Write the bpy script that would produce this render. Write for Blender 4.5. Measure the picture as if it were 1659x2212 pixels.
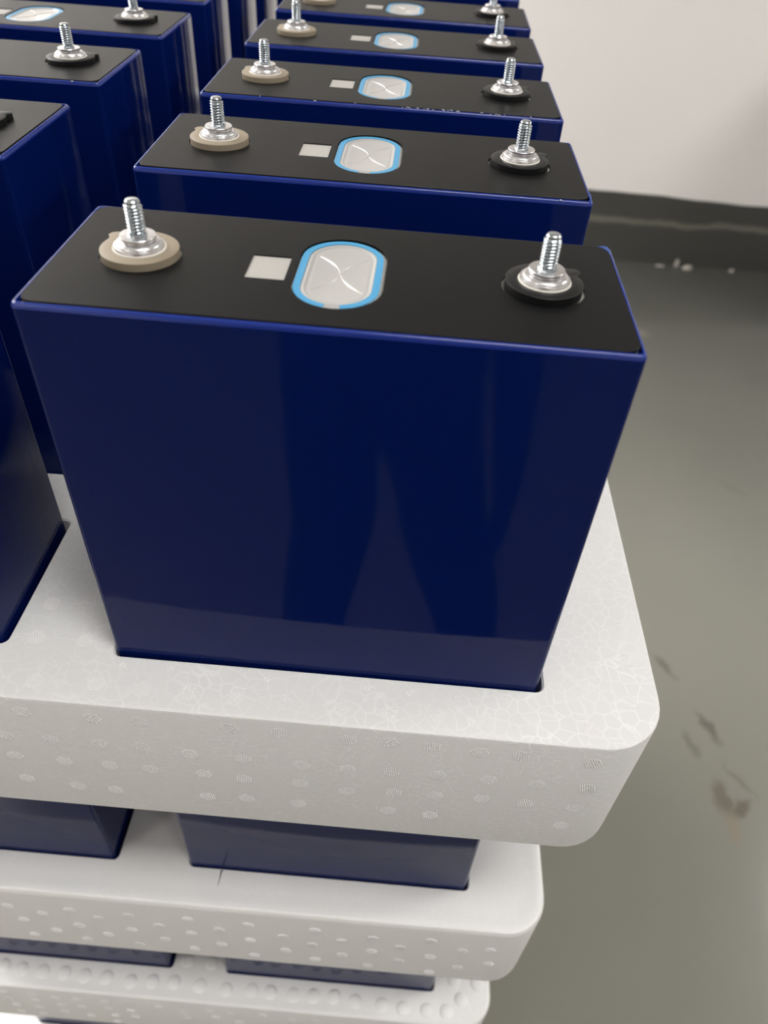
import bpy, bmesh, math, random
from mathutils import Vector
random.seed(7)
scene = bpy.context.scene
for o in list(bpy.data.objects):
    bpy.data.objects.remove(o, do_unlink=True)
C = scene.collection
MM = 0.001
ZT = 1.300            # height of the top cells' lids above the floor (m)

# ---------------------------------------------------------------- camera
cam_d = bpy.data.cameras.new('camera')
cam = bpy.data.objects.new('camera', cam_d)
C.objects.link(cam)
cam.location = (0.1085562, -0.181177, 0.1030838 + ZT)
cam.rotation_mode = 'XYZ'
cam.rotation_euler = (0.8197, -0.0539, 0.0654)
cam_d.sensor_fit = 'HORIZONTAL'
cam_d.sensor_width = 36.0
cam_d.lens = 36.0 * 1629.98 / 1659.0
cam_d.clip_start = 0.01
cam_d.clip_end = 50
cam_d.dof.use_dof = True
cam_d.dof.focus_distance = 0.30
cam_d.dof.aperture_fstop = 15.0
scene.camera = cam

# ---------------------------------------------------------------- world, exposure
world = bpy.data.worlds.new('world')
scene.world = world
world.use_nodes = True
world.node_tree.nodes['Background'].inputs[0].default_value = (0.75, 0.80, 0.88, 1)
world.node_tree.nodes['Background'].inputs[1].default_value = 0.25
scene.view_settings.view_transform = 'Standard'
scene.view_settings.look = 'None'
scene.view_settings.gamma = 1.0
scene.view_settings.use_curve_mapping = False
scene.view_settings.exposure = 0.10
LAMP = 22.5            # strength of the ceiling panels

# ---------------------------------------------------------------- materials
def new_mat(name):
    m = bpy.data.materials.new(name)
    m.use_nodes = True
    nt = m.node_tree
    return m, nt, nt.nodes['Principled BSDF']

def N(nt, kind, **kw):
    n = nt.nodes.new(kind)
    for k, v in kw.items():
        if k.startswith('i_'):
            n.inputs[k[2:].replace('_', ' ')].default_value = v
        else:
            setattr(n, k, v)
    return n

def simple(name, col, rough, metal=0.0, spec=0.5, bump=None, coat=0.0, vary=0.0, vscale=200.0):
    m, nt, b = new_mat(name)
    b.inputs['Base Color'].default_value = (*col, 1)
    b.inputs['Roughness'].default_value = rough
    b.inputs['Metallic'].default_value = metal
    b.inputs['Specular IOR Level'].default_value = spec
    b.inputs['Coat Weight'].default_value = coat
    tc = N(nt, 'ShaderNodeTexCoord')
    if vary:
        nz = N(nt, 'ShaderNodeTexNoise', i_Scale=vscale, i_Detail=4.0)
        nt.links.new(tc.outputs['Object'], nz.inputs['Vector'])
        mx = N(nt, 'ShaderNodeMix', data_type='RGBA')
        mx.inputs[6].default_value = (*[c * (1 - vary) for c in col], 1)
        mx.inputs[7].default_value = (*[min(1, c * (1 + vary)) for c in col], 1)
        nt.links.new(nz.outputs['Fac'], mx.inputs[0])
        nt.links.new(mx.outputs[2], b.inputs['Base Color'])
    if bump:
        sc, st, ds = bump
        nz = N(nt, 'ShaderNodeTexNoise', i_Scale=sc, i_Detail=3.0)
        nt.links.new(tc.outputs['Object'], nz.inputs['Vector'])
        bp = N(nt, 'ShaderNodeBump', i_Strength=st, i_Distance=ds)
        nt.links.new(nz.outputs['Fac'], bp.inputs['Height'])
        nt.links.new(bp.outputs['Normal'], b.inputs['Normal'])
    return m

M = {}
M['film'] = simple('blue_film', (0.0016, 0.0092, 0.088), 0.065, spec=0.16, bump=(9, 0.06, 0.002))
M['sheet'] = simple('black_sheet', (0.0055, 0.0055, 0.0058), 0.40, spec=0.13, bump=(900, 0.10, 0.0003), vary=0.12, vscale=60)
M['lid'] = simple('pale_lid', (0.40, 0.388, 0.36), 0.5, metal=0.1, vary=0.05, vscale=700)
M['vent'] = simple('vent_foil', (0.45, 0.442, 0.43), 0.28, metal=0.2, vary=0.03, vscale=300)
M['vent_line'] = simple('vent_score', (0.62, 0.61, 0.60), 0.2, metal=0.3)
M['blue_ring'] = simple('vent_blue_ring', (0.055, 0.29, 0.52), 0.35)
M['tan'] = simple('tan_plastic', (0.285, 0.238, 0.175), 0.5, spec=0.3, bump=(1200, 0.06, 0.0002))
M['black_plastic'] = simple('black_plastic', (0.0055, 0.0055, 0.006), 0.42, spec=0.35, bump=(1200, 0.06, 0.0002))
M['gasket'] = simple('pale_gasket', (0.72, 0.69, 0.62), 0.5)
M['alu'] = simple('aluminium', (0.78, 0.77, 0.78), 0.26, metal=0.92, bump=(500, 0.16, 0.0005))
M['zinc'] = simple('zinc_steel', (0.56, 0.61, 0.65), 0.16, metal=1.0)
M['crumb'] = simple('dull_plaster', (0.40, 0.37, 0.34), 0.8)
M['crack'] = simple('crack_shadow', (0.10, 0.11, 0.14), 0.9)
M['chip'] = simple('pale_chip', (0.75, 0.75, 0.76), 0.6)
M['film_edge'] = simple('film_edge', (0.10, 0.17, 0.50), 0.3)
M['film_rim'] = simple('film_rim', (0.004, 0.022, 0.20), 0.25)
M['wall'] = simple('wall_paint', (0.90, 0.865, 0.84), 0.7, bump=(6, 0.15, 0.01), vary=0.012, vscale=1.4)
M['ceiling'] = simple('ceiling_paint', (0.80, 0.79, 0.77), 0.8)
M['steel_grey'] = simple('grey_enamel', (0.45, 0.46, 0.46), 0.45)
M['pallet'] = simple('pallet_wood', (0.42, 0.30, 0.18), 0.75, vary=0.2, vscale=14)
M['trousers'] = simple('dark_cloth', (0.008, 0.009, 0.012), 0.9)
M['jacket'] = simple('dark_jacket', (0.014, 0.015, 0.020), 0.9)
M['skin'] = simple('skin', (0.46, 0.28, 0.20), 0.55)
M['hair'] = simple('black_hair', (0.012, 0.010, 0.009), 0.6)
M['shoe'] = simple('black_shoe', (0.015, 0.015, 0.016), 0.5)

def foam_mat(name, col, lines, bumps):
    m, nt, b = new_mat(name)
    b.inputs['Roughness'].default_value = 0.55
    b.inputs['Specular IOR Level'].default_value = 0.35
    tc = N(nt, 'ShaderNodeTexCoord')
    warp = N(nt, 'ShaderNodeTexNoise', i_Scale=45.0, i_Detail=2.0)
    nt.links.new(tc.outputs['Object'], warp.inputs['Vector'])
    vm = N(nt, 'ShaderNodeVectorMath', operation='MULTIPLY_ADD')
    vm.inputs[1].default_value = (0.006, 0.006, 0.006)
    nt.links.new(warp.outputs['Color'], vm.inputs[0])
    st = N(nt, 'ShaderNodeMapping')          # beads are squashed in the moulded sides
    st.inputs['Scale'].default_value = (0.85, 0.85, 1.9)
    nt.links.new(tc.outputs['Object'], st.inputs['Vector'])
    nt.links.new(st.outputs[0], vm.inputs[2])
    vo = N(nt, 'ShaderNodeTexVoronoi', feature='DISTANCE_TO_EDGE', i_Scale=200.0)
    nt.links.new(vm.outputs[0], vo.inputs['Vector'])
    mr = N(nt, 'ShaderNodeMapRange')
    mr.inputs['From Min'].default_value = 0.0
    mr.inputs['From Max'].default_value = 0.075
    mr.inputs['To Min'].default_value = 1.0
    mr.inputs['To Max'].default_value = 0.0
    nt.links.new(vo.outputs['Distance'], mr.inputs['Value'])
    # bead borders fade in and out over the block
    pn = N(nt, 'ShaderNodeTexNoise', i_Scale=30.0, i_Detail=3.0)
    nt.links.new(tc.outputs['Object'], pn.inputs['Vector'])
    pr = N(nt, 'ShaderNodeMapRange')
    pr.inputs['From Min'].default_value = 0.35
    pr.inputs['From Max'].default_value = 0.65
    pr.inputs['To Min'].default_value = 0.25
    nt.links.new(pn.outputs['Fac'], pr.inputs['Value'])
    mu = N(nt, 'ShaderNodeMath', operation='MULTIPLY')
    nt.links.new(mr.outputs[0], mu.inputs[0])
    nt.links.new(pr.outputs[0], mu.inputs[1])
    mx = N(nt, 'ShaderNodeMix', data_type='RGBA')
    mx.inputs[6].default_value = (*col, 1)
    mx.inputs[7].default_value = (*[min(1, c * (1 + lines)) for c in col], 1)
    nt.links.new(mu.outputs[0], mx.inputs[0])
    nt.links.new(mx.outputs[2], b.inputs['Base Color'])
    fine = N(nt, 'ShaderNodeTexNoise', i_Scale=700.0, i_Detail=3.0)
    nt.links.new(tc.outputs['Object'], fine.inputs['Vector'])
    ad = N(nt, 'ShaderNodeMath', operation='MULTIPLY_ADD')
    ad.inputs[1].default_value = 0.35
    nt.links.new(fine.outputs['Fac'], ad.inputs[0])
    nt.links.new(mu.outputs[0], ad.inputs[2])
    bp = N(nt, 'ShaderNodeBump', i_Strength=bumps, i_Distance=0.0006)
    nt.links.new(ad.outputs[0], bp.inputs['Height'])
    nt.links.new(bp.outputs['Normal'], b.inputs['Normal'])
    return m
M['foam'] = foam_mat('white_foam', (0.76, 0.757, 0.75), 0.11, 0.18)
M['foam_smooth'] = foam_mat('smooth_white_foam', (0.87, 0.862, 0.85), 0.03, 0.10)
M['foam_dot'] = simple('foam_dot', (0.86, 0.857, 0.85), 0.35)

def floor_mat():
    m, nt, b = new_mat('grey_epoxy')
    b.inputs['Roughness'].default_value = 0.20
    b.inputs['Specular IOR Level'].default_value = 0.4
    tc = N(nt, 'ShaderNodeTexCoord')
    nz = N(nt, 'ShaderNodeTexNoise', i_Scale=2.2, i_Detail=5.0)
    nt.links.new(tc.outputs['Object'], nz.inputs['Vector'])
    mx = N(nt, 'ShaderNodeMix', data_type='RGBA')
    mx.inputs[6].default_value = (0.226, 0.224, 0.191, 1)
    mx.inputs[7].default_value = (0.254, 0.250, 0.216, 1)
    nt.links.new(nz.outputs['Fac'], mx.inputs[0])
    last = mx.outputs[2]
    # base colour grows darker toward the back wall, along an uneven edge
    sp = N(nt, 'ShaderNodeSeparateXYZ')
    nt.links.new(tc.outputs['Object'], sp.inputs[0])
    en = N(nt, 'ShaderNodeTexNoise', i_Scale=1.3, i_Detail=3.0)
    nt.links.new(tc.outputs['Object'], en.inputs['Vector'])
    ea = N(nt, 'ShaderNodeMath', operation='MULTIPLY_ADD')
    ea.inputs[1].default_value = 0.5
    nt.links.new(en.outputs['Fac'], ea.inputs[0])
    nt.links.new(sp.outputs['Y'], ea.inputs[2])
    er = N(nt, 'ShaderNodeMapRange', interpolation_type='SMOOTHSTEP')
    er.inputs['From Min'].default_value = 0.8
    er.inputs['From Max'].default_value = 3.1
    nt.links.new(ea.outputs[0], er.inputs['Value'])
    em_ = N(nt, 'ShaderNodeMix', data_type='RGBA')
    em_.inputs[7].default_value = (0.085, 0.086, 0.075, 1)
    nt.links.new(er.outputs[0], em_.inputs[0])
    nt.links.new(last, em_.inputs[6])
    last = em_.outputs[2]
    # brown scuffs, each with a place and shape of its own on the floor
    wn = N(nt, 'ShaderNodeTexNoise', i_Scale=26.0, i_Detail=4.0)
    nt.links.new(tc.outputs['Object'], wn.inputs['Vector'])
    wv = N(nt, 'ShaderNodeVectorMath', operation='MULTIPLY_ADD')
    wv.inputs[1].default_value = (0.045, 0.045, 0.0)
    nt.links.new(wn.outputs['Color'], wv.inputs[0])
    nt.links.new(tc.outputs['Object'], wv.inputs[2])
    for (x, y, a, rx, ry, col, st) in [
            (0.762, 0.885, 0.5, 0.012, 0.045, (0.10, 0.095, 0.07), 0.55),
            (0.822, 0.735, 0.4, 0.013, 0.050, (0.085, 0.08, 0.06), 0.6),
            (0.775, 0.690, 0.3, 0.012, 0.040, (0.11, 0.105, 0.08), 0.45),
            (0.812, 0.575, 0.1, 0.018, 0.045, (0.12, 0.095, 0.065), 0.6),
            (0.845, 0.560, -0.9, 0.016, 0.032, (0.11, 0.085, 0.06), 0.65),
            (0.815, 0.515, 0.0, 0.016, 0.040, (0.27, 0.22, 0.15), 0.5),
            (0.86, 0.62, 0.6, 0.008, 0.05, (0.13, 0.12, 0.09), 0.4),
            (1.10, 1.55, 0.8, 0.02, 0.06, (0.14, 0.135, 0.11), 0.35),
            (0.95, 2.45, 1.2, 0.05, 0.09, (0.26, 0.24, 0.18), 0.3)]:
        mp = N(nt, 'ShaderNodeMapping', vector_type='TEXTURE')
        mp.inputs['Location'].default_value = (x + 0.022, y + 0.022, 0)
        mp.inputs['Rotation'].default_value = (0, 0, a)
        mp.inputs['Scale'].default_value = (rx, ry, 1)
        nt.links.new(wv.outputs[0], mp.inputs['Vector'])
        ln = N(nt, 'ShaderNodeVectorMath', operation='LENGTH')
        nt.links.new(mp.outputs[0], ln.inputs[0])
        mr = N(nt, 'ShaderNodeMapRange', interpolation_type='SMOOTHSTEP')
        mr.inputs['From Min'].default_value = 0.3
        mr.inputs['From Max'].default_value = 1.15
        mr.inputs['To Min'].default_value = st
        mr.inputs['To Max'].default_value = 0.0
        nt.links.new(ln.outputs['Value'], mr.inputs['Value'])
        m2 = N(nt, 'ShaderNodeMix', data_type='RGBA')
        m2.inputs[7].default_value = (*col, 1)
        nt.links.new(last, m2.inputs[6])
        nt.links.new(mr.outputs[0], m2.inputs[0])
        last = m2.outputs[2]
    nt.links.new(last, b.inputs['Base Color'])
    bn = N(nt, 'ShaderNodeTexNoise', i_Scale=5.0, i_Detail=2.0)
    nt.links.new(tc.outputs['Object'], bn.inputs['Vector'])
    bp = N(nt, 'ShaderNodeBump', i_Strength=0.12, i_Distance=0.01)
    nt.links.new(bn.outputs['Fac'], bp.inputs['Height'])
    nt.links.new(bp.outputs['Normal'], b.inputs['Normal'])
    return m
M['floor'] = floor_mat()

def skirting_mat():
    m, nt, b = new_mat('dark_skirting_paint')
    b.inputs['Roughness'].default_value = 0.5
    tc = N(nt, 'ShaderNodeTexCoord')
    sp = N(nt, 'ShaderNodeSeparateXYZ')
    nt.links.new(tc.outputs['Object'], sp.inputs[0])
    nz = N(nt, 'ShaderNodeTexNoise', i_Scale=7.0, i_Detail=5.0)
    nt.links.new(tc.outputs['Object'], nz.inputs['Vector'])
    # a rubbed streak along the middle of the band
    a = N(nt, 'ShaderNodeMath', operation='MULTIPLY_ADD')
    a.inputs[1].default_value = 0.05
    nt.links.new(nz.outputs['Fac'], a.inputs[0])
    nt.links.new(sp.outputs['Z'], a.inputs[2])
    s = N(nt, 'ShaderNodeMath', operation='SUBTRACT')
    s.inputs[1].default_value = 0.203
    nt.links.new(a.outputs[0], s.inputs[0])
    ab = N(nt, 'ShaderNodeMath', operation='ABSOLUTE')
    nt.links.new(s.outputs[0], ab.inputs[0])
    mr = N(nt, 'ShaderNodeMapRange', interpolation_type='SMOOTHSTEP')
    mr.inputs['From Min'].default_value = 0.0
    mr.inputs['From Max'].default_value = 0.022
    mr.inputs['To Min'].default_value = 0.75
    mr.inputs['To Max'].default_value = 0.0
    nt.links.new(ab.outputs[0], mr.inputs['Value'])
    mx = N(nt, 'ShaderNodeMix', data_type='RGBA')
    mx.inputs[6].default_value = (0.062, 0.062, 0.056, 1)
    mx.inputs[7].default_value = (0.20, 0.19, 0.155, 1)
    nt.links.new(mr.outputs[0], mx.inputs[0])
    nt.links.new(mx.outputs[2], b.inputs['Base Color'])
    return m
M['skirting'] = skirting_mat()
m, nt, b = new_mat('lamp_diffuser')
b.inputs['Emission Color'].default_value = (1.0, 0.985, 0.965, 1)
b.inputs['Emission Strength'].default_value = LAMP
M['lamp'] = m

# ---------------------------------------------------------------- mesh helpers (lengths in mm unless said otherwise)
def mesh_from(name, verts, faces, scale=MM, angle=32):
    me = bpy.data.meshes.new(name)
    me.from_pydata([(x * scale, y * scale, z * scale) for x, y, z in verts], [], faces)
    me.validate()
    bm = bmesh.new(); bm.from_mesh(me)
    bmesh.ops.recalc_face_normals(bm, faces=bm.faces[:])
    bm.to_mesh(me); bm.free()
    if angle is not None:
        me.shade_smooth()
        me.set_sharp_from_angle(angle=math.radians(angle))
    return me

def link(name, data, mat=None, parent=None, loc=(0, 0, 0), rotz=0.0):
    o = bpy.data.objects.new(name, data)
    C.objects.link(o)
    if mat is not None and data is not None and not data.materials:
        data.materials.append(M[mat])
    o.location = loc
    o.rotation_euler = (0, 0, rotz)
    if parent is not None:
        o.parent = parent
    return o

def tag(o, label=None, cat=None, group=None, kind=None):
    if label: o['label'] = label
    if cat: o['category'] = cat
    if group: o['group'] = group
    if kind: o['kind'] = kind
    return o

def rr(x0, x1, y0, y1, r, n=5):
    """rounded rectangle, counter-clockwise"""
    if r <= 0:
        return [(x0, y0), (x1, y0), (x1, y1), (x0, y1)]
    pts = []
    for cx, cy, a0 in ((x1 - r, y0 + r, -90), (x1 - r, y1 - r, 0), (x0 + r, y1 - r, 90), (x0 + r, y0 + r, 180)):
        for i in range(n + 1):
            a = math.radians(a0 + 90 * i / n)
            pts.append((cx + r * math.cos(a), cy + r * math.sin(a)))
    return pts

def stadium(cx, cy, hw, hl, n=14):
    pts = []
    for i in range(n + 1):
        a = math.pi * i / n
        pts.append((cx + hw * math.cos(a), cy + (hl - hw) + hw * math.sin(a)))
    for i in range(n + 1):
        a = math.pi + math.pi * i / n
        pts.append((cx + hw * math.cos(a), cy - (hl - hw) + hw * math.sin(a)))
    return pts

def circle(cx, cy, r, n=32):
    return [(cx + r * math.cos(2 * math.pi * i / n), cy + r * math.sin(2 * math.pi * i / n)) for i in range(n)]

class MB:
    def __init__(self):
        self.v = []; self.f = []
    def loop(self, pts, z):
        i0 = len(self.v)
        self.v += [(x, y, z) for x, y in pts]
        return list(range(i0, i0 + len(pts)))
    def strip(self, a, b):
        n = len(a)
        for i in range(n):
            j = (i + 1) % n
            self.f.append((a[i], a[j], b[j], b[i]))
    def cap(self, a):
        self.f.append(tuple(a))
    def fill(self, loops):
        """flat face with holes between index loops of the same height"""
        bm = bmesh.new()
        mp = {}
        edges = []
        for lp in loops:
            vs = []
            for i in lp:
                v = bm.verts.new(self.v[i]); mp[v] = i; vs.append(v)
            for k in range(len(vs)):
                edges.append(bm.edges.new((vs[k], vs[(k + 1) % len(vs)])))
        bmesh.ops.triangle_fill(bm, use_beauty=True, use_dissolve=False, edges=edges, normal=(0, 0, 1))
        for f in bm.faces:
            self.f.append(tuple(mp[v] for v in f.verts))
        bm.free()
    def box(self, x0, x1, y0, y1, z0, z1):
        a = self.loop([(x0, y0), (x1, y0), (x1, y1), (x0, y1)], z0)
        b = self.loop([(x0, y0), (x1, y0), (x1, y1), (x0, y1)], z1)
        self.strip(a, b); self.cap(a); self.cap(b)
    def mesh(self, name, scale=MM, angle=32):
        return mesh_from(name, self.v, self.f, scale, angle)

def lathe(name, prof, n=40, cap_top=True, angle=32):
    mb = MB(); prev = None
    for r, z in prof:
        lp = mb.loop(circle(0, 0, r, n), z)
        if prev: mb.strip(prev, lp)
        else: first = lp
        prev = lp
    if cap_top:
        mb.cap(prev)
    mb.cap(first)
    return mb.mesh(name, angle=angle)

# ---------------------------------------------------------------- the room (metres)
YW = 3.087            # inner face of the back wall
XL, XR, YF, HC = -3.9, 4.8, -3.6, 2.9
def room_box(name, x0, x1, y0, y1, z0, z1, mat):
    mb = MB(); mb.box(x0, x1, y0, y1, z0, z1)
    o = link(name, mb.mesh(name, 1.0, None), mat)
    return tag(o, kind='structure')
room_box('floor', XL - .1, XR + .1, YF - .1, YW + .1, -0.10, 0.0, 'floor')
room_box('ceiling', XL - .1, XR + .1, YF - .1, YW + .1, HC, HC + 0.1, 'ceiling')
room_box('wall_back', XL - .1, XR + .1, YW, YW + 0.1, 0.0, HC, 'wall')
room_box('wall_left', XL - .1, XL, YF, YW, 0.0, HC, 'wall')
room_box('wall_right', XR, XR + .1, YF, YW, 0.0, HC, 'wall')
room_box('wall_front', XL - .1, XR + .1, YF - .1, YF, 0.0, HC, 'wall')
# painted skirting with an uneven hand-cut top edge
def skirting():
    mb = MB()
    n = 130
    top = []
    for i in range(n + 1):
        x = XL + (XR - XL) * i / n
        z = 0.283 + 0.004 * math.sin(2.1 * x + 0.4) + 0.0022 * math.sin(11 * x + 1) + 0.0012 * math.sin(29 * x)
        z -= 0.010 / (1 + math.exp(-(x - 1.13) / 0.035)) - 0.004
        top.append((x, z))
    idx = []
    for x, z in top:
        i0 = len(mb.v)
        mb.v += [(x, YW - 0.010, 0), (x, YW - 0.010, z - 0.003), (x, YW - 0.007, z), (x, YW, z)]
        idx.append(i0)
    for a, c in zip(idx[:-1], idx[1:]):
        for k in range(3):
            mb.f.append((a + k, c + k, c + k + 1, a + k + 1))
    return mb.mesh('baseboard_back', 1.0, 25)
tag(link('baseboard_back', skirting(), 'skirting'), kind='structure')

# ceiling light panels
def ceiling_light(x, y, w, d, label):
    e = link('ceiling_light', None, loc=(x, y, HC - 0.03))
    tag(e, label, 'light', 'ceiling light panels')
    mb = MB()
    o = mb.loop(rr(-w / 2, w / 2, -d / 2, d / 2, 0), 0.03)
    o2 = mb.loop(rr(-w / 2, w / 2, -d / 2, d / 2, 0), -0.005)
    i2 = mb.loop(rr(-w / 2 + .02, w / 2 - .02, -d / 2 + .02, d / 2 - .02, 0), -0.005)
    i1 = mb.loop(rr(-w / 2 + .02, w / 2 - .02, -d / 2 + .02, d / 2 - .02, 0), 0.01)
    mb.strip(o, o2); mb.strip(o2, i2); mb.strip(i2, i1); mb.cap(o)
    link('frame', mb.mesh('frame', 1.0, None), 'steel_grey', e)
    mb = MB(); mb.box(-w / 2 + .021, w / 2 - .021, -d / 2 + .021, d / 2 - .021, 0.0, 0.008)
    link('diffuser', mb.mesh('diffuser', 1.0, None), 'lamp', e)
for x, y, w, d, lb in [(-2.3, 1.5, 1.2, 1.9, 'ceiling light panel over the far left of the room'),
                       (2.85, 1.2, 0.55, 1.2, 'ceiling light panel over the far right of the room'),
                       (-1.9, -1.9, 0.3, 0.8, 'ceiling light panel over the near left of the room'),
                       (0.52, -0.42, 0.9, 0.37, 'ceiling light panel straight above the person'),
                       (1.9, -1.9, 0.3, 0.8, 'ceiling light panel over the near right of the room')]:
    ceiling_light(x, y, w, d, lb)

# unseen steel cabinet, added beyond the right edge to cast the wall's diagonal shade
def cabinet():
    x0, x1, y0, y1, z1 = -0.425, 0.425, -0.35, 0.345, 1.25
    e = link('added_shade_cabinet', None, loc=(2.175, YW - 0.36, 0))
    tag(e, 'added unseen grey cabinet beyond the right edge, shading the back wall', 'cabinet')
    mb = MB(); mb.box(x0, x1, y0 + .02, y1, 0.08, z1); mb.box(x0 + .03, x1 - .03, y0 + .06, y1 - .02, 0, 0.08)
    link('body', mb.mesh('body', 1.0, None), 'steel_grey', e)
    for s in (-1, 1):
        mb = MB(); mb.box(min(s * .004, s * .415), max(s * .004, s * .415), y0, y0 + .018, 0.09, z1 - .01)
        d = link('door', mb.mesh('door', 1.0, None), 'steel_grey', e)
        mb = MB(); mb.box(s * .04 - .008, s * .04 + .008, y0 - .025, y0 - .001, 0.60, 0.74)
        link('handle', mb.mesh('handle', 1.0, None), 'alu', d)
cabinet()

# ---------------------------------------------------------------- foam trays
W, D, P, G, H = 174.0, 70.4, 105.29, 47.7, 156.7
FX, FY, T = 50.0, 25.3, 88.0
CH = 201.0            # cell height
PITCH = 233.3
ROWS = 8
X0, X1 = -G - W - FX, W + FX
Y0, Y1 = -FY, (ROWS - 1) * P + D + FY
RADJ = [(-.05, -.42, -.32), (-.15, 2.39, .24), (0, -.15, .38), (0, .55, .7), (.8, -3.0, -.2), (0, -2, .2), (0, 0, 0), (0, 0, 0)]
LADJ = [(0, .5, .1), (-1.0, 1.7, .1), (-.7, .5, .6), (.6, -2.2, .5), (0, -1, .2), (0, 0, 0), (0, 0, 0), (0, 0, 0)]
def cell_rects(grow_l, grow_r, grow_f, grow_b, adj=False):
    out = []
    for i in range(ROWS):
        for cx, AD in ((0.0, RADJ), (-G - W, LADJ)):
            if adj:
                dx, dy, ro = AD[i]
                ex, ey = D / 2 * abs(math.radians(ro)), W / 2 * abs(math.radians(ro))
                out.append((cx + dx - ex - grow_l, cx + W + dx + ex + grow_r, i * P + dy - ey - grow_f, i * P + D + dy + ey + grow_b))
                continue
            out.append((cx - grow_l, cx + W + grow_r, i * P - grow_f, i * P + D + grow_b))
    return out
def tray_mesh(style):
    """local origin: centre of the underside; z measured up from there"""
    ox, oy = (X0 + X1) / 2, (Y0 + Y1) / 2
    mb = MB()
    def outer(off, r=24, n=9):
        return [(x - ox, y - oy) for x, y in rr(X0 + off, X1 - off, Y0 + off, Y1 - off, max(r - off, 1), n)]
    if style == 'crisp':
        prof = [(0.8, 0), (0, 1.0), (0, T - 1.6), (0.35, T - 0.7), (1.0, T - 0.15), (1.6, T)]
    elif style == 'lipped':
        prof = [(0.8, 0), (0, 1.0), (0, T - 3), (0.5, T - 0.4), (1.3, T + 1.2), (2.4, T + 1.9), (4.0, T + 2.0), (6.5, T + 1.6), (10, T + 0.7), (14, T)]
    else:
        prof = [(0.8, 0), (0, 1.0), (0, T - 4), (1.0, T - 1.2), (3.0, T)]
    loops = [mb.loop(outer(o, 26), z) for o, z in prof]
    for a, c in zip(loops[:-1], loops[1:]):
        mb.strip(a, c)
    # pockets from above
    holes = []
    for (a, c, d, e) in cell_rects(0.5, 1.8, 0.5, 2.6, style == 'crisp'):
        lp = [(x - ox, y - oy) for x, y in rr(a, c, d, e, 3.0, 4)]
        lq = [(x - ox, y - oy) for x, y in rr(a - .8, c + .8, d - .8, e + .8, 3.8, 4)]
        t0 = mb.loop(lq, T)
        t = mb.loop(lp, T - 1.0)
        bt = mb.loop(lp, T - (CH - H) - 0.15)
        mb.strip(t0, t); mb.strip(t, bt); mb.cap(bt)
        holes.append(t0)
    mb.fill([loops[-1]] + holes)
    # hollows underneath: a shoulder that rests on the cells below, and room for their terminals
    holes = []
    sh = H + T - PITCH + 0.15          # how far the cells below reach into this tray
    for (a, c, d, e) in cell_rects(10, 10, 8, 12):
        b0 = mb.loop([(x - ox, y - oy) for x, y in rr(a, c, d, e, 0)], 0)
        b1 = mb.loop([(x - ox, y - oy) for x, y in rr(a, c, d, e, 0)], sh)
        b2 = mb.loop([(x - ox, y - oy) for x, y in rr(a + 20, c - 20, d + 19, e - 16, 0)], sh)
        b3 = mb.loop([(x - ox, y - oy) for x, y in rr(a + 20, c - 20, d + 19, e - 16, 0)], T - (CH - H) - 8)
        mb.strip(b0, b1); mb.strip(b1, b2); mb.strip(b2, b3); mb.cap(b3)
        holes.append(b0)
    mb.fill([loops[0]] + holes)
    return mb.mesh('foam_tray', angle=28), ox, oy

def dot_cluster(name, rings, step, rad, hgt):
    """small moulded pimples in a hexagon; lies in the xy plane, stands up along z"""
    mb = MB()
    for q in range(-rings, rings + 1):
        for s in range(-rings, rings + 1):
            if abs(q + s) > rings: continue
            cx = step * (q + s / 2); cy = step * s * math.sqrt(3) / 2
            a = mb.loop(circle(cx, cy, rad, 7), 0.0)
            b = mb.loop(circle(cx, cy, rad * 0.62, 7), hgt * 0.8)
            mb.strip(a, b); mb.cap(b)
    return mb.mesh(name, angle=80)
ME_BIG = dot_cluster('moulded_dots', 3, 1.12, 0.40, 0.26)
ME_SMALL = dot_cluster('moulded_dots_small', 1, 1.2, 0.50, 0.28)
ME_DISC = dot_cluster('moulded_dots_soft', 3, 1.12, 0.45, 1.0)
for me in (ME_BIG, ME_SMALL, ME_DISC): me.materials.append(M['foam_dot'])
mbp = MB(); pv = None
for k in range(6):
    a = math.radians(90 * k / 6)
    lp = mbp.loop(circle(0, 0, 5.6 * math.cos(a) if k else 5.6, 20), 1.9 * math.sin(a))
    if pv: mbp.strip(pv, lp)
    pv = lp
mbp.cap(pv)
ME_BUMP = mbp.mesh('round_bump', angle=60)

FRONT1 = [(-31.3,-166.4),(-3.2,-166.6),(15.8,-165.9),(51.8,-165.2),(71.2,-165.4),(98.7,-166.1),(115.3,-165.4),(131.8,-165.8),(150.8,-166.8),(167.1,-166.9),(195.7,-167.7),(-43.4,-185.7),(-24.6,-186.2),(-4.3,-186.5),(13.4,-185.8),(33.2,-188),(55.6,-187.9),(79.9,-189),(98.8,-189.5),(117.1,-188.3),(136.2,-187.6),(157.3,-187.7),(177.3,-188),(198.1,-187.8),(-44,-202.4),(-22.8,-203.4),(-3.4,-203.6),(14.2,-204.1),(37.4,-204),(54.5,-205.4),(78.8,-204.7),(99,-208),(119.2,-206),(136.9,-205.2),(156.9,-204.4),(175.6,-205.1),(197,-205.7),(-44.2,-222.3),(-21.9,-225.5),(-5,-225.9),(36.8,-224.7),(54.5,-223.1),(77.7,-223.6),(117.7,-222.7),(136.4,-223.6),(194.7,-222.7)]
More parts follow.
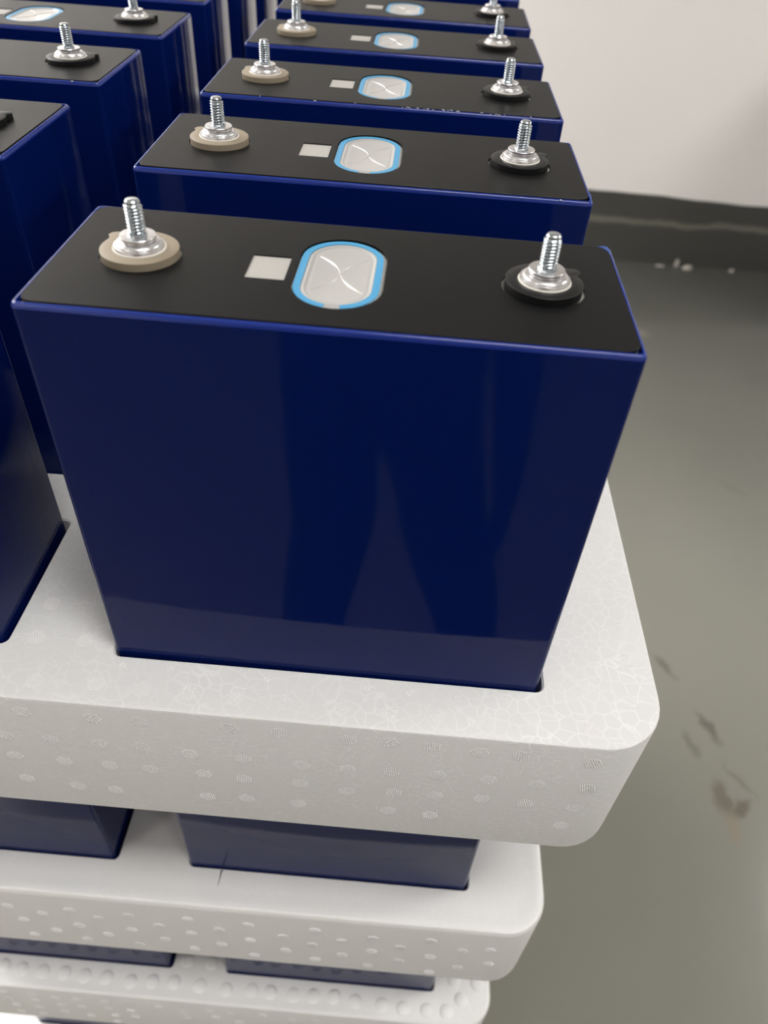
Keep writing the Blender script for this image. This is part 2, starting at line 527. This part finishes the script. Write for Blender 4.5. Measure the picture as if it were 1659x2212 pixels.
TOP1 = [(15.4,-16.4),(34,-16.4),(52.5,-16.7),(71.6,-16.7),(95.3,-16.8),(114.1,-16.8),(133,-16.8),(151.4,-16.7),(170.2,-17.1),(193.4,-17.3),(213.4,-2.8),(213.5,80.7),(214.1,60.1),(193.9,41.2),(213.6,38.6),(194.1,21.5),(213.7,18.2),(193.9,1.4),(195.9,59.7),(213.7,102.4),(-35.1,22),(-34.8,3.9),(-14.5,4.6),(-27,-16.8),(-2.8,-15.6)]
SMALL1 = [(4.7,-6.2),(24.1,-6),(41.6,-6.4),(63.9,-6.4),(104.5,-6.6),(121.6,-7.3),(141.2,-8.2),(160,-6.7)]
FRONT2 = [(-111.9,-413.8),(-107.3,-435.9),(-91.6,-421.7),(-72,-411.2),(-55.7,-421.6),(-71.7,-438.1),(-89.7,-451.4),(-107.6,-463.9),(-35.1,-411.6),(-37,-437.3),(-54.9,-450.3),(-71.9,-464.4),(-36.7,-465),(-17.7,-425.4),(-17.5,-450.2),(2.7,-408.6),(2.2,-434),(1,-463.3),(21.2,-423),(20.3,-449.9),(40.9,-409.1),(40.1,-436.7),(41,-466),(82.4,-407.9),(62,-424.6),(80.4,-435),(62.8,-450.2),(81.9,-463.2),(99.6,-423.1),(100.1,-449.1),(118.8,-413.1),(118.7,-436.9),(117.5,-466.5),(136.7,-425.1),(137.3,-451.5),(154.8,-408.5),(156.9,-437),(159.3,-468),(175.6,-421.5),(192.4,-415.2),(195.1,-440.9),(176.6,-453.5)]
BUMP3 = [(-184.1,3.1),(-168.6,1.9),(-150.8,1.5),(-132.5,1.7),(-115.4,1.2),(-97.1,1.4),(-76.2,0),(-58.4,1.4),(-40.3,2.3),(-18.3,1.6),(3.8,0.3),(25.4,1.4),(40.8,1.4),(-33.4,19.2),(-12.5,19),(60,0.9),(76.6,1.5),(94,2.3),(111.6,0.4),(134.4,-0.4),(151.8,-1.7),(171.5,-1.4),(188,-0.8),(200.2,8.7),(213.8,21.3),(194.1,22.6)]
FRONT3 = [(-182.8,-638.9),(-158.6,-638.6),(-184.2,-658.7),(-160.1,-655),(-139.7,-642.3),(-121.8,-641.5),(-181.7,-675.4),(-161.4,-676.6),(-139.9,-663.6),(-121.5,-662.8),(-183.2,-696.8),(-164.1,-698.6),(-140.8,-683),(-97.6,-641.2),(-79.8,-640.4),(-98,-661.3),(-79.1,-660.2),(-119.1,-689.1),(-96.1,-681.5),(-78.1,-679.8),(-52.2,-640.5),(-30.8,-649.6),(-9.9,-640.2),(8.3,-641.8),(-30.9,-667.7),(36.1,-637.7),(14.3,-665.8),(-5.1,-656.5),(-98.3,-701.2),(60,-645),(80,-640),(100,-650),(125,-642),(150,-650),(172,-642),(195,-650)]

# (dx, dy) of each layer against the top one
SHIFT = [(0, 0), (0.1, 8.1), (1.4, 13.5), (1.8, 14.5), (2.0, 15.0)]
TRAY_LABEL = ['topmost white foam tray, nearest, with crisp bead texture and dotted marks',
              'second white foam tray from the top, smooth with a rounded raised rim',
              'third white foam tray from the top, with round bumps along its upper face',
              'lowest foam tray showing at the bottom left edge of the picture',
              'foam tray at the foot of the stack, resting on the pallet']
trays = []
tray_cache = {}
for k in range(5):
    style = ['crisp', 'lipped', 'plain', 'plain', 'plain'][k]
    if style not in tray_cache:
        tray_cache[style] = tray_mesh(style)
        tray_cache[style][0].materials.append(M['foam' if k == 0 else 'foam_smooth'])
    me, ox, oy = tray_cache[style]
    sx, sy = SHIFT[k]
    ztop = -H - k * PITCH
    e = link('foam_tray', None, loc=((ox + sx) * MM, (oy + sy) * MM, (ztop - T) * MM + ZT))
    tag(e, TRAY_LABEL[k], 'foam tray', 'stacked foam trays')
    link('foam_block', me, None, e)
    trays.append(e)
    def put(name, me, x, y, z, front=False, rot=0.0, _e=e, _o=(ox + sx, oy + sy, ztop - T)):
        o = link(name, me, None, _e, loc=((x - _o[0]) * MM, (y - _o[1]) * MM, (z - _o[2]) * MM))
        o.rotation_euler = (math.pi / 2, 0, rot) if front else (0, 0, rot)
        if front:
            o.rotation_euler = (math.pi / 2, rot, 0)
        return o
    if k == 0:
        for x, z in FRONT1: put('moulded_mark', ME_BIG, x, -FY - 0.0, z, True, random.uniform(0, 1))
        for x, y in TOP1: put('moulded_mark', ME_BIG, x, y, -H, False, random.uniform(0, 1))
        for x, y in SMALL1: put('moulded_mark_small', ME_SMALL, x, y, -H, False, random.uniform(0, 1))
    elif k == 1:
        for x, z in FRONT2: put('moulded_mark', ME_DISC, x, -FY + sy, z, True, random.uniform(0, 1))
    elif k == 2:
        if not ME_BUMP.materials: ME_BUMP.materials.append(M['foam_smooth'])
        for x, y in BUMP3: put('round_bump', ME_BUMP, x, y, ztop)
        for x, z in FRONT3: put('moulded_mark', ME_DISC, x, -FY + sy, z, True, random.uniform(0, 1))

# a short crack running forward from a pocket of the second tray
def crack(e, ox, oy, pts, z):
    mb = MB(); rows = []
    for i, (x, y, w) in enumerate(pts):
        i0 = len(mb.v); mb.v += [(x - w - ox, y - oy, z + .02), (x - ox, y - oy, z + .06), (x + w - ox, y - oy, z + .02)]; rows.append(i0)
    for a, c in zip(rows[:-1], rows[1:]):
        mb.f += [(a, a + 1, c + 1, c), (a + 1, a + 2, c + 2, c + 1)]
    link('crack', mb.mesh('crack', angle=None), 'crack', e)
crack(trays[1], tray_cache['lipped'][1], tray_cache['lipped'][2], [(20.8, -1.5, 1.0), (20.4, -2.4, .5), (20.4, -6, .32), (20.1, -10.0, .18), (20.2, -11.5, .05)], T)
# ---------------------------------------------------------------- battery cells
hw, hd = W / 2, D / 2
def body_mesh():
    mb = MB()
    prof = [(1.0, 0), (0, 1.0), (0, CH - 1.9), (0.5, CH - 1.75)]
    lps = [mb.loop(rr(-hw + o, hw - o, -hd + o, hd - o, max(2.2 - o, 0.5), 4), z) for o, z in prof]
    for a, c in zip(lps[:-1], lps[1:]): mb.strip(a, c)
    mb.cap(lps[0]); mb.cap(lps[-1])
    return mb.mesh('film_wrap', angle=40)
def rim_mesh():
    mb = MB()
    prof = [(0.0, CH - 1.9), (0.10, CH - 1.2), (0.42, CH - 0.6), (0.95, CH - 0.3), (1.3, CH - 0.35), (1.45, CH - 0.9), (1.5, CH - 1.6)]
    lps = [mb.loop(rr(-hw + o, hw - o, -hd + o, hd - o, max(2.2 - o, 0.5), 4), z) for o, z in prof]
    for a, c in zip(lps[:-1], lps[1:]): mb.strip(a, c)
    mb.strip(lps[-1], lps[0])
    return mb.mesh('film_rim', angle=50)
TX = 61.2                       # terminals sit this far left and right of the centre
VENT = (0.0, -0.7)
SQ = (-27.9, -15.9, -9.2, 6.4)  # x0 x1 y0 y1 of the square window
def sheet_mesh():
    mb = MB()
    o = [rr(-hw + 1.6, hw - 1.6, -hd + 1.6, hd - 1.6, 4.5, 6)]
    out_b = mb.loop(o[0], CH - 1.1)
    out_m = mb.loop(o[0], CH - 0.15)
    out_t = mb.loop(rr(-hw + 1.75, hw - 1.75, -hd + 1.75, hd - 1.75, 4.4, 6), CH)
    mb.strip(out_b, out_m); mb.strip(out_m, out_t)
    hs = [circle(-TX, 0, 12.25, 40), circle(TX, 0, 12.7, 40), rr(SQ[0], SQ[1], SQ[2], SQ[3], 0.3, 2), stadium(VENT[0], VENT[1], 13.5, 23.2)]
    tops, bots = [], []
    for h in hs:
        a = mb.loop(h, CH); b = mb.loop(h, CH - 1.1)
        mb.strip(a, b); tops.append(a); bots.append(b)
    mb.fill([out_t] + tops)
    mb.fill([out_b] + bots)
    return mb.mesh('top_sheet', angle=30)
def lid_mesh():
    mb = MB()
    a = mb.loop(rr(-hw + 2, hw - 2, -hd + 2, hd - 2, 3, 4), CH - 1.6)
    b = mb.loop(rr(-hw + 2, hw - 2, -hd + 2, hd - 2, 3, 4), CH - 1.12)
    mb.strip(a, b); mb.cap(a); mb.cap(b)
    return mb.mesh('lid')
def vent_mesh():
    mb = MB(); x, y = VENT
    prof = [(12.9, 22.6, -1.12), (12.9, 22.6, -0.75), (10.6, 20.3, -0.70), (10.3, 20.0, -0.45), (9.9, 19.6, -0.45), (9.5, 19.2, -0.9), (8.9, 18.6, -1.0), (8.3, 18.0, -0.85), (7.9, 17.6, -0.95)]
    lps = [mb.loop(stadium(x, y, a, b, 18), CH + z) for a, b, z in prof]
    for a, c in zip(lps[:-1], lps[1:]): mb.strip(a, c)
    mb.cap(lps[-1])
    return mb.mesh('vent', angle=60)
def vent_ring_mesh():
    mb = MB(); x, y = VENT[0] - 0.35, VENT[1] + 0.15
    n = 64
    def pt(t, hw_, hl_):
        # walk round a stadium from the front middle
        L = hl_ - hw_; per = 4 * L + 2 * math.pi * hw_
        s = t * per
        q = math.pi * hw_ / 2
        if s < q: a = -math.pi / 2 + s / hw_; return (x + hw_ * math.cos(a), y - L + hw_ * math.sin(a))
        s -= q
        if s < 2 * L: return (x + hw_, y - L + s)
        s -= 2 * L
        if s < 2 * q: a = s / hw_; return (x + hw_ * math.cos(a), y + L + hw_ * math.sin(a))
        s -= 2 * q
        if s < 2 * L: return (x - hw_, y + L - s)
        s -= 2 * L
        a = math.pi + s / hw_; return (x + hw_ * math.cos(a), y - L + hw_ * math.sin(a))
    g = 0.021
    rows = []
    for i in range(n + 1):
        t = g + (1 - 2 * g) * i / n
        po = pt(t, 12.75, 22.45); pi_ = pt(t, 10.65, 20.35)
        i0 = len(mb.v)
        mb.v += [(po[0], po[1], CH - 0.74), (po[0], po[1], CH - 0.4), (pi_[0], pi_[1], CH - 0.4), (pi_[0], pi_[1], CH - 0.74)]
        rows.append(i0)
    for a, c in zip(rows[:-1], rows[1:]):
        for k in range(4):
            j = (k + 1) % 4
            mb.f.append((a + k, c + k, c + j, a + j))
    for a in (rows[0], rows[-1]): mb.f.append((a, a + 1, a + 2, a + 3))
    return mb.mesh('vent_ring', angle=40)
def score_mesh(sgn):
    mb = MB(); n = 22; rows = []
    for i in range(n + 1):
        t = -1 + 2 * i / n
        yy = VENT[1] + 11.2 * t
        xx = VENT[0] + sgn * (0.25 + 7.3 * abs(t) ** 1.9)
        dx = sgn * 7.3 * 1.9 * abs(t) ** 0.9 * (1 if t > 0 else -1); dy = 11.2
        L = math.hypot(dx, dy); nx, ny = -dy / L, dx / L
        w = 0.24
        i0 = len(mb.v)
        mb.v += [(xx + nx * w, yy + ny * w, CH - 0.96), (xx, yy, CH - 0.72), (xx - nx * w, yy - ny * w, CH - 0.96)]
        rows.append(i0)
    for a, c in zip(rows[:-1], rows[1:]):
        for k in range(3):
            j = (k + 1) % 3
            mb.f.append((a + k, c + k, c + j, a + j))
    mb.f.append((rows[0], rows[0] + 1, rows[0] + 2)); mb.f.append((rows[-1], rows[-1] + 1, rows[-1] + 2))
    return mb.mesh('score_line', angle=80)
def ring_mesh(name, side):
    """insulating washer with a small ear at the back"""
    mb = MB()
    n = 56
    ea = math.radians(142 if side < 0 else 40)
    def outline(r, er):
        pts = []
        for i in range(n):
            a = 2 * math.pi * i / n
            d = (a - ea + math.pi) % (2 * math.pi) - math.pi
            q = r
            # ear: a small circle centred on the rim
            c = r + 0.2
            s = math.sin(d) * c
            if abs(d) < 0.6 and abs(s) < er:
                q = max(q, math.cos(d) * c + math.sqrt(er * er - s * s))
            pts.append((q * math.cos(a), q * math.sin(a)))
        return pts
    l0 = mb.loop(outline(11.75, 2.6), -1.12)
    l1 = mb.loop(outline(11.75, 2.6), 2.05)
    l2 = mb.loop(outline(11.4, 2.3), 2.3)
    l3 = mb.loop(circle(0, 0, 8.1, n), 2.3)
    l4 = mb.loop(circle(0, 0, 8.1, n), -1.12)
    for a, c in ((l0, l1), (l1, l2), (l2, l3), (l3, l4), (l4, l0)): mb.strip(a, c)
    return mb.mesh(name, angle=40)
def stud_mesh():
    mb = MB(); n = 28; zs = []
    z0, z1, pitch = 6.0, 15.6, 0.98
    rows = []
    m = int((z1 - z0) / pitch * 8)
    for j in range(m + 1):
        z = z0 + (z1 - z0) * j / m
        lp = []
        for i in range(n):
            a = 2 * math.pi * i / n
            ph = ((z - z0) / pitch - i / n) % 1.0
            tri = 1 - abs(2 * ph - 1)
            tri = min(1.0, max(0.0, (tri - 0.12) / 0.7))
            fade = min(1, max(0, (z - z0 - 0.9) / 0.5)) * min(1, max(0, (z1 - 0.2 - z) / 0.5))
            r = 2.12 + (0.58 * tri if fade > 0 else 0) * fade
            lp.append((r * math.cos(a), r * math.sin(a)))
        rows.append(mb.loop(lp, z))
    for a, c in zip(rows[:-1], rows[1:]): mb.strip(a, c)
    t1 = mb.loop(circle(0, 0, 2.25, n), 15.9); t2 = mb.loop(circle(0, 0, 1.9, n), 16.4); t3 = mb.loop(circle(0, 0, 1.75, n), 16.5)
    mb.strip(rows[-1], t1); mb.strip(t1, t2); mb.strip(t2, t3); mb.cap(t3); mb.cap(rows[0])
    return mb.mesh('stud', angle=50)
ME = {}
ME['film_wrap'] = (body_mesh(), 'film')
ME['film_rim'] = (rim_mesh(), 'film_rim')
ME['lid'] = (lid_mesh(), 'lid')
ME['top_sheet'] = (sheet_mesh(), 'sheet')
mbq = MB(); mbq.box(SQ[0] + .05, SQ[1] - .05, SQ[2] + .05, SQ[3] - .05, CH - 1.11, CH - 0.42)
ME['label'] = (mbq.mesh('blank_label', angle=None), 'lid')
ME['vent'] = (vent_mesh(), 'vent')
ME['vent_ring'] = (vent_ring_mesh(), 'blue_ring')
ME['score_a'] = (score_mesh(-1), 'vent_line')
ME['score_b'] = (score_mesh(1), 'vent_line')
ME['ring_tan'] = (ring_mesh('insulator_ring', -1), 'tan')
ME['ring_black'] = (ring_mesh('insulator_ring_black', 1), 'black_plastic')
ME['base'] = (lathe('terminal_base', [(7.6, -1.1), (7.6, 3.1), (7.45, 3.4), (7.0, 3.5), (6.9, 3.9), (6.55, 4.25), (5.9, 4.5), (4.7, 4.65), (4.65, 5.1), (5.4, 5.15), (5.47, 5.3), (5.47, 5.9), (5.3, 6.1), (5.0, 6.13)], 44, angle=38), 'alu')
ME['gasket'] = (lathe('gasket', [(8.05, 0.5), (8.05, 2.35), (7.9, 2.6), (7.7, 2.6)], 44), 'gasket')
ME['collar'] = (lathe('stud_collar', [(3.0, 6.1), (3.0, 6.45), (2.75, 6.75), (2.45, 6.85)], 12, angle=20), 'zinc')
ME['stud'] = (stud_mesh(), 'zinc')
for me, mt in ME.values(): me.materials.append(M[mt])

def cell(x, y, ztop, rot, label, group, detail=True):
    """x, y: front-left corner of the cell (mm)"""
    cx, cy = x + hw, y + hd
    e = link('battery_cell', None, loc=(cx * MM, cy * MM, (ztop - CH) * MM + ZT), rotz=rot)
    tag(e, label, 'battery cell', group)
    fw = link('film_wrap', ME['film_wrap'][0], None, e)
    link('film_rim', ME['film_rim'][0], None, fw)
    link('lid', ME['lid'][0], None, e)
    link('top_sheet', ME['top_sheet'][0], None, e)
    link('blank_label', ME['label'][0], None, e)
    v = link('vent', ME['vent'][0], None, e)
    link('vent_ring', ME['vent_ring'][0], None, v)
    if detail:
        link('score_line', ME['score_a'][0], None, v)
        link('score_line', ME['score_b'][0], None, v)
    for s, rg in ((-1, 'ring_tan'), (1, 'ring_black')):
        t = link('terminal', ME['base'][0], None, e, loc=(s * TX * MM, 0, CH * MM), rotz=0.0)
        r = link('insulator_ring', ME[rg][0], None, t)
        r['label'] = 'tan insulating washer' if s < 0 else 'black insulating washer'
        st = link('stud', ME['stud'][0], None, t, rotz=random.uniform(0, 6.28))
        if detail:
            link('gasket', ME['gasket'][0], None, t)
            link('stud_collar', ME['collar'][0], None, t, rotz=random.uniform(0, 1))
    return e
RIGHT_LABEL = ['nearest blue battery cell, its whole front face in view, right column',
               'second blue battery cell of the right column, directly behind the nearest one',
               'third blue battery cell of the right column, white chips along its front edge',
               'fourth blue battery cell from the front in the right column',
               'fifth blue battery cell of the right column, its tan washer cut by the top edge',
               'sixth blue battery cell of the right column, only its front edge showing at top']
LEFT_LABEL = ['blue battery cell left of the nearest one, dark side face cut by left edge',
              'left column cell whose black washer is cut off by the left picture edge',
              'left column cell with whole black washer and stud left of the gap, second visible lid',
              'left column cell showing a bright oval vent near the top left corner',
              'fifth cell of the left column, only a strip of lid at the top edge',
              'sixth cell of the left column, a narrow blue side in the gap',
              'seventh cell of the left column, a thin blue side deep in the gap',
              'eighth and last cell of the left column, a sliver at the end of the gap']
cells = {}
for i in range(ROWS):
    dx, dy, ro = RADJ[i]
    lb = RIGHT_LABEL[i] if i < 6 else ['seventh blue battery cell of the right column, beyond the top edge', 'last blue battery cell of the right column, nearest the wall, beyond the top edge'][i - 6]
    cells['R', i] = cell(dx, i * P + dy, 0, math.radians(ro), lb, 'battery cells in the top tray', True)
    dx, dy, ro = LADJ[i]
    cells['L', i] = cell(-G - W + dx, i * P + dy, 0, math.radians(ro), LEFT_LABEL[i], 'battery cells in the top tray', True)
# front cells of the trays below, and the right-hand row that carries the stack
ORD = {1: 'second', 2: 'third', 3: 'fourth', 4: 'fifth'}
for k in range(1, 5):
    sx, sy = SHIFT[k]
    zt = -k * PITCH
    for i in range(ROWS):
        for side, x in (('R', 0.0), ('L', -G - W)):
            if i == 0 and k < 4:
                lb = {(1, 'R'): 'blue cell foot between first and second trays, right one with a crack below',
                      (1, 'L'): 'blue cell foot between first and second trays, left one at the edge',
                      (2, 'R'): 'thin blue cell strip under the second tray, right of the bump gap',
                      (2, 'L'): 'thin blue cell strip under the second tray, reaching the left edge',
                      (3, 'R'): 'blue cell in the fourth tray below the bottom edge, right one',
                      (3, 'L'): 'dark sliver of cell under the third tray at bottom left edge'}[k, side]
                cell(x + sx, sy, zt, 0, lb, 'front cells of the lower trays', False)
            elif (side == 'R' and i > 0 and k < 3) or (i in (0, ROWS - 1)):
                cell(x + sx, i * P + sy, zt, 0, 'blue battery cell standing hidden inside the lower trays', 'cells hidden in the stack', False)

# small things on single cells
def flakes(parent, pts, mat, name):
    mb = MB()
    for x, y, z, sx, sy in pts:
        n = 6
        lp = [(x + sx * math.cos(a) * random.uniform(.6, 1.1), y + sy * math.sin(a) * random.uniform(.6, 1.1)) for a in [2 * math.pi * i / n for i in range(n)]]
        a = mb.loop(lp, z); b = mb.loop([(p[0] * 1, p[1] * 1) for p in lp], z + 0.12)
        mb.strip(a, b); mb.cap(a); mb.cap(b)
    return link(name, mb.mesh(name, angle=None), mat, parent)
fl = []
for i in range(22):
    fl.append((random.gauss(34, 14) if i < 16 else random.uniform(-60, 80), -hd + random.uniform(0.2, 1.6), CH - 0.35 + random.uniform(0, .35), random.uniform(.25, 1.0), random.uniform(.2, .45)))
tag(flakes(cells['R', 2], fl, 'chip', 'paint_chips'), 'white chips along the front edge', kind='stuff')
tag(flakes(cells['R', 1], [(74.5, -hd + 0.3, CH - .4, .5, .4), (60, -hd + .2, CH - .5, .3, .25)], 'chip', 'paint_chips'), 'white chips on the front edge', kind='stuff')
tag(flakes(cells['L', 2], [(74, -hd + 0.4, CH - .3, .7, .5)], 'chip', 'paint_chips'), 'white chip on the front edge', kind='stuff')
# lifted slivers of film at lid corners
def sliver(parent, pts, h):
    mb = MB()
    for (x, y) in pts:
        pass
    rows = []
    n = len(pts)
    for i, (x, y) in enumerate(pts):
        t = math.sin(math.pi * (i + .15) / (n - .7))
        i0 = len(mb.v)
        mb.v += [(x, y, CH - 0.9), (x + .12, y + .12, CH - 0.9 + h * t + .3), (x + .3, y + .3, CH - 0.9)]
        rows.append(i0)
    for a, c in zip(rows[:-1], rows[1:]):
        for k in range(3):
            j = (k + 1) % 3
            mb.f.append((a + k, c + k, c + j, a + j))
    o = link('lifted_film', mb.mesh('lifted_film', angle=60), 'film_edge', parent)
    return o
q = hw - 1.2; w_ = hd - 1.2
sliver(cells['R', 0], [(q - 4.2, w_ - 0.1), (q - 2.2, w_ - 0.5), (q - 0.8, w_ - 2.0), (q - .2, w_ - 5), (q, w_ - 9)], 1.3)
sliver(cells['R', 0], [(q + .2, w_ - 22), (q + .3, w_ - 30), (q + .3, w_ - 38)], 0.5)
sliver(cells['R', 0], [(-q + .2, w_ - 9), (-q, w_ - 5), (-q + .8, w_ - 2.0), (-q + 3, w_ - .3)], 0.9)
sliver(cells['R', 1], [(q + .1, -w_ + 11), (q + .3, -w_ + 5), (q + .1, -w_ + 1.0), (q - 1.2, -w_ - 0.3)], 1.2)

# ---------------------------------------------------------------- pallet under the stack
zb = (-H - 4 * PITCH - T) * MM + ZT
pe = link('wooden_pallet', None, loc=((X0 + X1) / 2 * MM + .002, (Y0 + Y1) / 2 * MM + .015, 0))
tag(pe, 'wooden pallet carrying the whole stack of trays', 'pallet')
pw, pl = 0.56, 0.90
mb = MB(); mb.box(-.05, .05, -pl / 2, pl / 2, 0, zb - 0.022); me_run = mb.mesh('runner', 1.0, None); me_run.materials.append(M['pallet'])
for x in (-pw / 2 + .05, 0, pw / 2 - .05): link('runner', me_run, None, pe, loc=(x, 0, 0))
mb = MB(); mb.box(-pw / 2, pw / 2, -.045, .045, zb - 0.022, zb); me_sl = mb.mesh('deck_board', 1.0, None); me_sl.materials.append(M['pallet'])
for i in range(7): link('deck_board', me_sl, None, pe, loc=(0, -pl / 2 + .045 + i * (pl - .09) / 6, 0))

# ---------------------------------------------------------------- crumbs of plaster by the skirting
def crumb(x, y, sx, sy, h, label):
    mb = MB(); n = 9; pv = None
    rad = [random.uniform(.7, 1.15) for _ in range(n)]
    for k, (f, z) in enumerate([(1, 0), (1.02, .4), (.7, .85), (.3, 1.0)]):
        lp = mb.loop([(sx * f * r * math.cos(2 * math.pi * i / n), sy * f * r * math.sin(2 * math.pi * i / n)) for i, r in enumerate(rad)], h * z)
        if pv: mb.strip(pv, lp)
        else: mb.cap(lp)
        pv = lp
    mb.cap(pv)
    o = link('plaster_crumb', mb.mesh('plaster_crumb', 1.0, 40), 'crumb', None, loc=(x, y, 0))
    tag(o, label, 'crumb', 'crumbs along the skirting')
crumb(1.305, 3.045, 0.028, 0.014, 0.016, 'largest pale plaster crumb on the floor at the skirting')
crumb(1.26, 3.065, 0.011, 0.008, 0.030, 'small upright pale crumb just behind the largest one at the skirting')
crumb(1.185, 3.05, 0.020, 0.008, 0.006, 'flat pale crumb left of the largest one by the skirting')
crumb(1.50, 3.055, 0.012, 0.009, 0.012, 'pale crumb furthest right along the skirting')

# ---------------------------------------------------------------- the person taking the picture, mirrored in the front cell
def person():
    V, E, Rd = [], [], []
    def add(p, r, par=None):
        V.append(p); Rd.append(r)
        if par is not None: E.append((par, len(V) - 1))
        return len(V) - 1
    cx = 0.096
    root = add((cx + .01, -0.62, 0.90), 0.155)
    sp = add((cx + .01, -0.63, 1.08), 0.150, root)
    ch = add((cx, -0.63, 1.26), 0.128, sp)
    nb = add((cx, -0.625, 1.41), 0.075, ch)
    nk = add((cx, -0.612, 1.475), 0.052, nb)
    hd = add((cx, -0.595, 1.55), 0.072, nk)
    ht = add((cx, -0.60, 1.63), 0.085, hd)
    add((cx, -0.61, 1.69), 0.055, ht)
    add((cx, -0.492, 1.575), 0.011, hd)
    for s in (-1, 1):
        add((cx + s * 0.088, -0.605, 1.585), 0.012, hd)
    for s, kx, ax, tx in ((-1, -0.017, -0.035, -0.055), (1, 0.306, 0.372, 0.40)):
        h = add((cx + s * 0.092, -0.62, 0.845), 0.092, root)
        m_ = add((cx + (kx - cx) * 0.62, -0.612, 0.66), 0.088, h)
        k = add((kx, -0.60, 0.47), 0.076, m_)
        c = add(((kx + ax) / 2, -0.615, 0.28), 0.070, k)
        a_ = add((ax, -0.62, 0.09), 0.055, c)
        t = add((tx, -0.52, 0.042), 0.040, a_)
        add((tx + s * 0.01, -0.45, 0.036), 0.034, t)
    for s, wx, wz, wy in ((-1, 0.085, 1.22, -0.405), (1, 0.318, 0.83, -0.57)):
        sh = add((cx + s * 0.18, -0.63, 1.365), 0.062, ch)
        if s < 0:
            el = add((cx + s * 0.225, -0.535, 1.135), 0.050, sh)
        else:
            el = add((cx + 0.205, -0.645, 1.09), 0.060, sh)
            wr = add((wx, wy, wz), 0.032, el)
            pm = add((wx + .004, wy + .012, wz - 0.065), 0.030, wr)
            for q in range(4):
                o = (q - 1.5) * 0.019
                L = (0.062, 0.07, 0.066, 0.052)[q]
                f1 = add((wx + .004, wy + .016 + o, wz - 0.108), 0.0090, pm)
                f2 = add((wx, wy + .02 + o, wz - 0.108 - L * .55), 0.0085, f1)
                add((wx - .012, wy + .02 + o, wz - 0.108 - L), 0.0075, f2)
            t1 = add((wx - .01, wy + .05, wz - 0.075), 0.010, pm)
            add((wx - .014, wy + .056, wz - 0.112), 0.009, t1)
            continue
        wr = add((wx, wy, wz), 0.031, el)
        dx, dz = -s * 0.045, 0.035
        pm = add((wx + dx, wy + 0.01, wz + dz), 0.030, wr)
        for q in range(4):
            o = (q - 1.5) * 0.017
            L = (0.036, 0.042, 0.040, 0.030)[q]
            f1 = add((wx + dx * 1.9 - s * 0.002, wy + 0.022, wz + dz * 1.5 + o), 0.0090, pm)
            f2 = add((wx + dx * 1.9 - s * L * .8, wy + 0.020, wz + dz * 1.6 + o * 1.05), 0.0085, f1)
            add((wx + dx * 1.9 - s * L * 1.35, wy - 0.004, wz + dz * 1.6 + o * 1.05), 0.0075, f2)
        t1 = add((wx + dx * 0.7, wy + 0.030, wz + dz + 0.035), 0.010, pm)
        add((wx + dx * 0.7 - s * .012, wy + 0.038, wz + dz + 0.065), 0.009, t1)
    bm = bmesh.new()
    sk = bm.verts.layers.skin.verify()
    vs = []
    for i, (p, r) in enumerate(zip(V, Rd)):
        v = bm.verts.new(p); v[sk].radius = (r, r)
        v[sk].use_root = (i == 0)
        vs.append(v)
    for a_, b_ in E: bm.edges.new((vs[a_], vs[b_]))
    me = bpy.data.meshes.new('skeleton'); bm.to_mesh(me); bm.free()
    tmp = bpy.data.objects.new('skeleton', me); C.objects.link(tmp)
    m1 = tmp.modifiers.new('Skin', 'SKIN'); m1.use_smooth_shade = True
    m2 = tmp.modifiers.new('Subdivision', 'SUBSURF'); m2.levels = 2; m2.render_levels = 2
    dg = bpy.context.evaluated_depsgraph_get(); dg.update()
    body = bpy.data.meshes.new_from_object(tmp.evaluated_get(dg))
    bpy.data.objects.remove(tmp, do_unlink=True)
    body.name = 'body'
    zmin = min(v.co.z for v in body.vertices)
    base = Vector((cx, -0.60, 0.0))
    for v in body.vertices:
        v.co -= base
        v.co.z -= zmin if v.co.z < 0.12 else zmin * max(0, (0.3 - v.co.z) / 0.18)
    body.materials.clear()
    for k in ('jacket', 'trousers', 'skin', 'shoe'): body.materials.append(M[k])
    for p in body.polygons:
        z = p.center.z; y = p.center.y + base.y; x = abs(p.center.x)
        if z < 0.085: p.material_index = 3
        elif z < 0.93: p.material_index = 1
        elif z > 1.455: p.material_index = 2
        elif y > -0.435 and x < 0.13: p.material_index = 2
        else: p.material_index = 0
        p.use_smooth = True
    e = link('person', None, loc=tuple(base))
    tag(e, 'person in dark clothes standing legs apart, mirrored in the nearest cell front', 'person')
    link('body', body, None, e)
    # short hair over the skull
    mb = MB(); pv = None
    for k in range(7):
        a_ = math.radians(-8 + 98 * k / 6)
        lp = mb.loop([(0.094 * math.cos(a_) * math.cos(t) * (1 if math.sin(t) < .3 else .97), -0.012 + 0.104 * math.cos(a_) * math.sin(t)) for t in [2 * math.pi * i / 24 for i in range(24)]], 1.63 + 0.105 * math.sin(a_))
        if pv: mb.strip(pv, lp)
        else: mb.cap(lp)
        pv = lp
    mb.cap(pv)
    link('hair', mb.mesh('hair', 1.0, 60), 'hair', e)
    mb = MB(); pv = None
    for k in range(6):
        a_ = math.radians(-75 + 150 * k / 5)
        lp = mb.loop(circle(0, 0, 0.011 * math.cos(a_), 10), 0.011 * math.sin(a_))
        if pv: mb.strip(pv, lp)
        else: mb.cap(lp)
        pv = lp
    mb.cap(pv)
    em = mb.mesh('eye', 1.0, 60); em.materials.append(M['hair'])
    for s in (-1, 1): link('eye', em, None, e, loc=(s * 0.032, 0.072, 1.60))
person()
